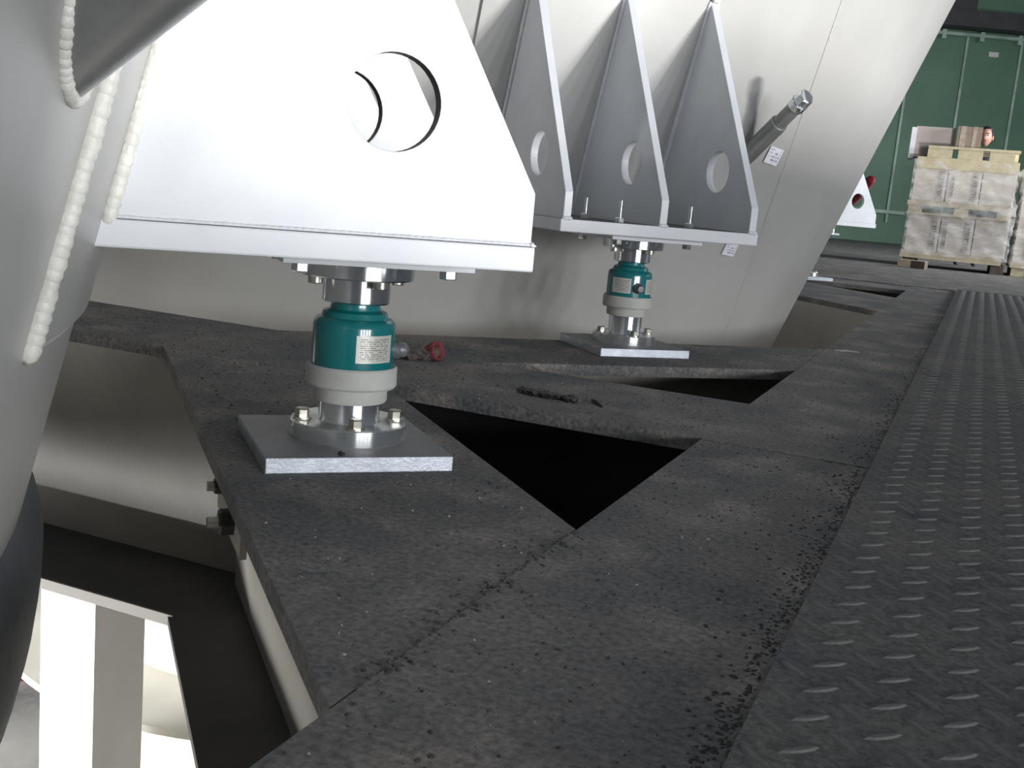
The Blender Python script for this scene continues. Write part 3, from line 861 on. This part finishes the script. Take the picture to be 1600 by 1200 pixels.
def person(loc, rz):
    verts = {'pel': (0, 0, .95), 'ch': (0, -.02, 1.25), 'sh': (0, 0, 1.42), 'nk': (0, -.01, 1.50),
             'ls': (.17, 0, 1.40), 'le': (.24, -.02, 1.12), 'lw': (.22, -.16, .92), 'rs': (-.17, 0, 1.40), 're': (-.24, -.02, 1.12), 'rw': (-.22, -.16, .92),
             'lh': (.09, 0, .90), 'lk': (.10, -.03, .50), 'la': (.10, .02, .08), 'lt': (.11, -.14, .035),
             'rh': (-.09, 0, .90), 'rk': (-.10, -.03, .50), 'ra': (-.10, .02, .08), 'rt': (-.11, -.14, .035)}
    rad = dict(pel=.14, ch=.15, sh=.10, nk=.055, ls=.065, le=.045, lw=.032, rs=.065, re=.045, rw=.032, lh=.09, lk=.062, la=.045, lt=.035, rh=.09, rk=.062, ra=.045, rt=.035)
    ed = [('pel','ch'),('ch','sh'),('sh','nk'),('sh','ls'),('ls','le'),('le','lw'),('sh','rs'),('rs','re'),('re','rw'),('pel','lh'),('lh','lk'),('lk','la'),('la','lt'),('pel','rh'),('rh','rk'),('rk','ra'),('ra','rt')]
    names = list(verts)
    # five fingers on each hand
    for s, wn in ((1, 'lw'), (-1, 'rw')):
        w_ = Vector(verts[wn]); pm = f'{wn}p'
        verts[pm] = tuple(w_ + Vector((0, -.07, -.045))); rad[pm] = .028; ed.append((wn, pm)); names.append(pm)
        for i, (dx, ln) in enumerate(((-.027, .065), (-.009, .075), (.009, .07), (.026, .055), (-.045*s, .045))):
            fn = f'{wn}f{i}'
            base = w_ + Vector((0, -.07, -.045)) if i < 4 else w_ + Vector((0, -.03, -.02))
            verts[fn] = tuple(base + Vector((dx, -ln*.8, -ln*.5))); rad[fn] = .009
            ed.append((pm, fn)); names.append(fn)
    me = bpy.data.meshes.new('person')
    me.from_pydata([verts[n] for n in names], [(names.index(a), names.index(b)) for a, b in ed], [])
    me.materials.append(M['shirt'])
    o = bpy.data.objects.new('person', me); col.objects.link(o)
    sk = o.modifiers.new('skin', 'SKIN')
    for i, n in enumerate(names):
        me.skin_vertices[0].data[i].radius = (rad[n], rad[n])
        me.skin_vertices[0].data[i].use_root = (n == 'pel')
    sk.use_smooth_shade = True
    s = o.modifiers.new('s', 'SUBSURF'); s.levels = s.render_levels = 2
    o.location = loc; o.rotation_euler = (0, 0, rz)
    # head
    def ell(name, c, r, m, par, cut=None):
        bm = bmesh.new(); bmesh.ops.create_uvsphere(bm, u_segments=28, v_segments=18, radius=1)
        for v in bm.verts:
            v.co = Vector((v.co.x*r[0], v.co.y*r[1], v.co.z*r[2]))
            if cut: cut(v)
            v.co += Vector(c)
        return link(name, bm, m, par, smooth=True)
    def face(v):
        if v.co.z < -.03: v.co.x *= 1 + (v.co.z+.03)*2.6
        if v.co.y < 0 and -.025 < v.co.z < .01 and abs(v.co.x) < .02: v.co.y -= .018
    h = ell('head', (0, -.02, 1.655), (.078, .096, .122), 'skin', o, face)
    def hairf(v):
        if v.co.y < -.045 and v.co.z < .055: v.co *= .8
        if v.co.z < -.045: v.co *= .72
    ell('hair', (0, -.006, 1.685), (.088, .102, .108), 'hair', o, hairf)
    for s_ in (-1, 1):
        ell('eye', (s_*.032, -.108, 1.665), (.011, .008, .007), 'hair', h)
        ell('ear', (s_*.08, -.01, 1.645), (.012, .022, .034), 'skin', h)
        ell('eyebrow', (s_*.032, -.110, 1.690), (.022, .006, .005), 'hair', h)
    ell('nose', (0, -.122, 1.640), (.014, .016, .024), 'skin', h)
    ell('mouth', (0, -.108, 1.598), (.026, .008, .007), 'red_knit', h)
    return o
q = pix(1541, 214, 14.0)
pr_ = person(Vector((q.x, q.y, 0.0)), TH - R(30))
k = (q.z)/1.655
pr_.scale = (k, k, k)
tag(pr_, 'person with short black hair standing behind the wrapped pallet, looking down', 'person')

# red roll behind the far bracket
q = pix(1364, 285, 9.9)
bm = lathe([(0, 0), (.06, 0), (.075, .1), (.07, .45), (.085, .75), (.08, .88), (.05, .97), (0, 1.0)], 24)
o = link('red_fabric_roll', bm, 'red', smooth=True)
q0 = ground_at(1250, 388); top = pix(1366, 276, 9.9); dd = top-q0
o.matrix_world = Matrix.Translation(q0) @ frame_z(dd).to_4x4() @ Matrix.Diagonal((.8, .8, dd.length, 1))
tag(o, 'red fabric roll leaning behind the white bracket near the pallets', 'fabric roll')

# ---------------------------------------------------------------- litter on the girders
def lump(bm, c, r, sq, rnd, sub=2):
    g = bmesh.ops.create_icosphere(bm, subdivisions=sub, radius=1.0)
    for v in g['verts']:
        k = rnd.uniform(.72, 1.2)
        v.co = Vector((v.co.x*r*k*sq[0], v.co.y*r*k*sq[1], v.co.z*r*k*sq[2])) + Vector(c)
def ground(px, py, z=0.0):
    d = cF + cR*((px-800)/FPX) + cU*((600-py)/FPX)
    t = (z-HC)/d.z
    return Vector((0, 0, HC)) + d*t
rnd = random.Random(3)
a, b = ground(815, 614), ground(903, 630)
bm = bmesh.new()
for i in range(26):
    p = a.lerp(b, (i+.5)/26)
    lump(bm, p + Vector((rnd.uniform(-.012, .012), rnd.uniform(-.012, .012), .006)), rnd.uniform(.007, .013), (1.3, 1.0, .8), rnd, 1)
o = link('bitumen_scrap', bm, 'black'); tag(o, 'long crumbly black scrap lying on the cross girder', 'scrap')
# soiled glove with a red knitted cuff
gl = empty('work_glove'); tag(gl, 'soiled dark work glove with red knitted cuff lying on the cross girder', 'glove')
gc = ground(680, 563)
ga = ground(630, 560)
ax = (gc-ga).normalized()
bm = bmesh.new()
pts = [ga + ax*0.05*k for k in range(-1, 4)]
L_ = (gc-ga).length
for i in range(14):
    f = i/13
    lump(bm, ga + ax*(L_*(f*0.92-0.1)) + Vector((rnd.uniform(-.012, .012), rnd.uniform(-.012, .012), .017+.006*math.sin(i))), .022, (1.0, 1.0, .75), rnd, 2)
link('palm', bm, 'glove', gl, smooth=True)
for k in range(5):
    d = (ax*-1 + Vector((ax.y, -ax.x, 0))*(k-2)*.35).normalized()
    bm = bmesh.new()
    for i in range(4): lump(bm, ga + ax*0.0 + d*(.02+.018*i) + Vector((0, 0, .012)), .0115, (1.1, 1, .9), rnd, 1)
    link('glove_finger', bm, 'glove', gl, smooth=True)
cd = (ax + Vector((0, 0, .25)) - Vector((0, 0, 0))).normalized()
cd = (cd*0.75 + (Vector((0, 0, HC))-gc).normalized()*0.55).normalized()
bm = lathe([(.017, -.03), (.0225, -.012), (.026, .0), (.0265, .008), (.0235, .012), (.019, .008), (.016, -.006), (.014, -.03)], 28, gc + Vector((0, 0, .024)), mtx=frame_z(cd))
for v in bm.verts: v.co += Vector((rnd.uniform(-1, 1), rnd.uniform(-1, 1), rnd.uniform(-1, 1)))*.0012
o = link('cuff', bm, 'red_knit', gl, smooth=True); o['label'] = 'red knitted cuff'
# small pieces
for (px, py, L_, wd, an, m, lab, nm) in (
        (840, 576, .040, .016, .2, 'chip', 'pale flat chip at the edge of the cross girder', 'chip'),
        (1322, 550, .09, .006, .5, 'chip', 'thin pale stick lying on the edge girder near the vessel', 'stick'),
        (932, 632, .075, .004, -.9, 'grit', 'thin dark stick beside the black scrap on the cross girder', 'stick'),
        (533, 711, .012, .012, 0, 'black', 'small black crumb on the square base plate of a load cell', 'crumb')):
    p = ground(px, py, .025 if nm == 'crumb' else 0)
    bm = bmesh.new(); lump(bm, (0, 0, 0), 1, (L_/2, wd/2, .005), rnd, 2)
    o = link(nm, bm, m, smooth=False); o.location = p + Vector((0, 0, .003)); o.rotation_euler = (0, 0, an)
    tag(o, lab, nm)
# grit: uncountable
def in_poly(x, y):
    if XL <= x <= XR and .6 < y < 8.5: return True
    if Y2a < y < Y2b and -3.2 < x < XL: return True
    if x < XL and y < Y2a and y > .7 and x+y > K1+.02 and x+y < .925 : return True
    if x < XL and y > Y2b and y-x > 3.78 and y-x < 4.4 and y < 3.95: return True
    return False
for nm, m, n, r0, r1, lab in (('grit_dark', 'grit', 4200, .0009, .0036, 'dark crumbs of grit scattered over the dusty girders'),
                              ('grit_pale', 'chip', 1000, .0009, .0030, 'pale crumbs of grit scattered over the dusty girders')):
    bm = bmesh.new(); c = 0; tries = 0
    while c < n and tries < 200000:
        tries += 1
        x, y = rnd.uniform(-2.8, XR), rnd.uniform(.65, 4.5)
        if not in_poly(x, y): continue
        if abs(x-PA.x) < .15 and abs(y-PA.y) < .15 or abs(x-PB.x) < .15 and abs(y-PB.y) < .15: continue
        r = r0+(r1-r0)*rnd.random()**2.5
        yaw = rnd.uniform(0, 6.28); n_ = rnd.choice((4, 5, 6)); el = rnd.uniform(.5, 1.0)
        lo = []
        for i_ in range(n_):
            a_ = 2*math.pi*i_/n_ + rnd.uniform(-.3, .3)
            u_, v_ = r*rnd.uniform(.7, 1.3)*math.cos(a_), r*el*rnd.uniform(.7, 1.3)*math.sin(a_)
            lo.append(bm.verts.new((x+u_*math.cos(yaw)-v_*math.sin(yaw), y+u_*math.sin(yaw)+v_*math.cos(yaw), 0)))
        hi = [bm.verts.new((v.co.x*.55+x*.45 + rnd.uniform(-.15, .15)*r, v.co.y*.55+y*.45 + rnd.uniform(-.15, .15)*r, r*rnd.uniform(.35, .75))) for v in lo]
        bm.faces.new(hi)
        for i_ in range(n_): bm.faces.new([lo[i_], lo[(i_+1) % n_], hi[(i_+1) % n_], hi[i_]])
        c += 1
    o = link(nm, bm, m); tag(o, lab, 'grit', kind='stuff')
# crusts of dust along the joints
def crust(label, a, b, wd, h, n, seed, m='girder_dust'):
    r_ = random.Random(seed); bm = bmesh.new()
    a, b = Vector((*a, 0)), Vector((*b, 0)); d = (b-a).normalized(); s = Vector((-d.y, d.x, 0))
    rows = []
    for i in range(n+1):
        p = a.lerp(b, i/n)
        k = r_.uniform(.25, 1.0)*(1 if i % 7 else .4)
        off = r_.uniform(-.3, .3)*wd
        rows.append([bm.verts.new(p + s*(off-wd*k) ), bm.verts.new(p + s*(off-.35*wd*k) + EZ*h*k*r_.uniform(.5, 1)), bm.verts.new(p + s*(off+.3*wd*k) + EZ*h*k*r_.uniform(.5, 1)), bm.verts.new(p + s*(off+wd*k))])
    for i in range(n):
        for j in range(3): bm.faces.new([rows[i][j], rows[i+1][j], rows[i+1][j+1], rows[i][j+1]])
    o = link('dust_crust', bm, m); tag(o, label, 'dust', kind='stuff')
crust('crust of dust along the joint between diagonal girder and edge girder', (XL, .80), (XL, 1.36), .007, .0035, 160, 4)
crust('crust of dust along the edge of the tread plate', (XR-.002, .7), (XR-.002, 6.5), .010, .009, 700, 5)
crust('crust of dust across the joint of the edge girder', (XL+.01, 2.111), (XR-.03, 2.111), .008, .003, 50, 6)
# dark crumbs swept against the foot of the tread plate
bm = bmesh.new(); r_ = random.Random(23)
for i in range(2600):
    y = .65 + 5.5*r_.random()**1.6
    x = XR - abs(r_.gauss(0, .020)); q_ = r_.uniform(.0008, .0034)
    yaw = r_.uniform(0, 6.28)
    lo = [bm.verts.new((x+q_*r_.uniform(.8, 1.6)*math.cos(yaw+k*1.2566), y+q_*r_.uniform(.8, 1.6)*math.sin(yaw+k*1.2566), 0)) for k in range(5)]
    tp = bm.verts.new((x, y, q_*r_.uniform(.5, .9)))
    for k in range(5): bm.faces.new([lo[k], lo[(k+1) % 5], tp])
o = link('swept_crumbs', bm, 'dirt'); tag(o, 'dark crumbs swept against the foot of the tread plate', 'grit', kind='stuff')
# loose crumbs gathered in the joint of the diagonal girder
bm = bmesh.new(); r_ = random.Random(21)
for i in range(110):
    y = r_.choice((.88, 1.0, 1.12, 1.3)) + r_.gauss(0, .05)
    if not .82 < y < 1.37: continue
    lump(bm, (XL + r_.gauss(0, .011), y, .0005), r_.uniform(.001, .0034), (1.2, 1.0, .7), r_, 1)
o = link('joint_crumbs', bm, 'dirt'); tag(o, 'dark crumbs gathered in the joint between diagonal girder and edge girder', 'grit', kind='stuff')
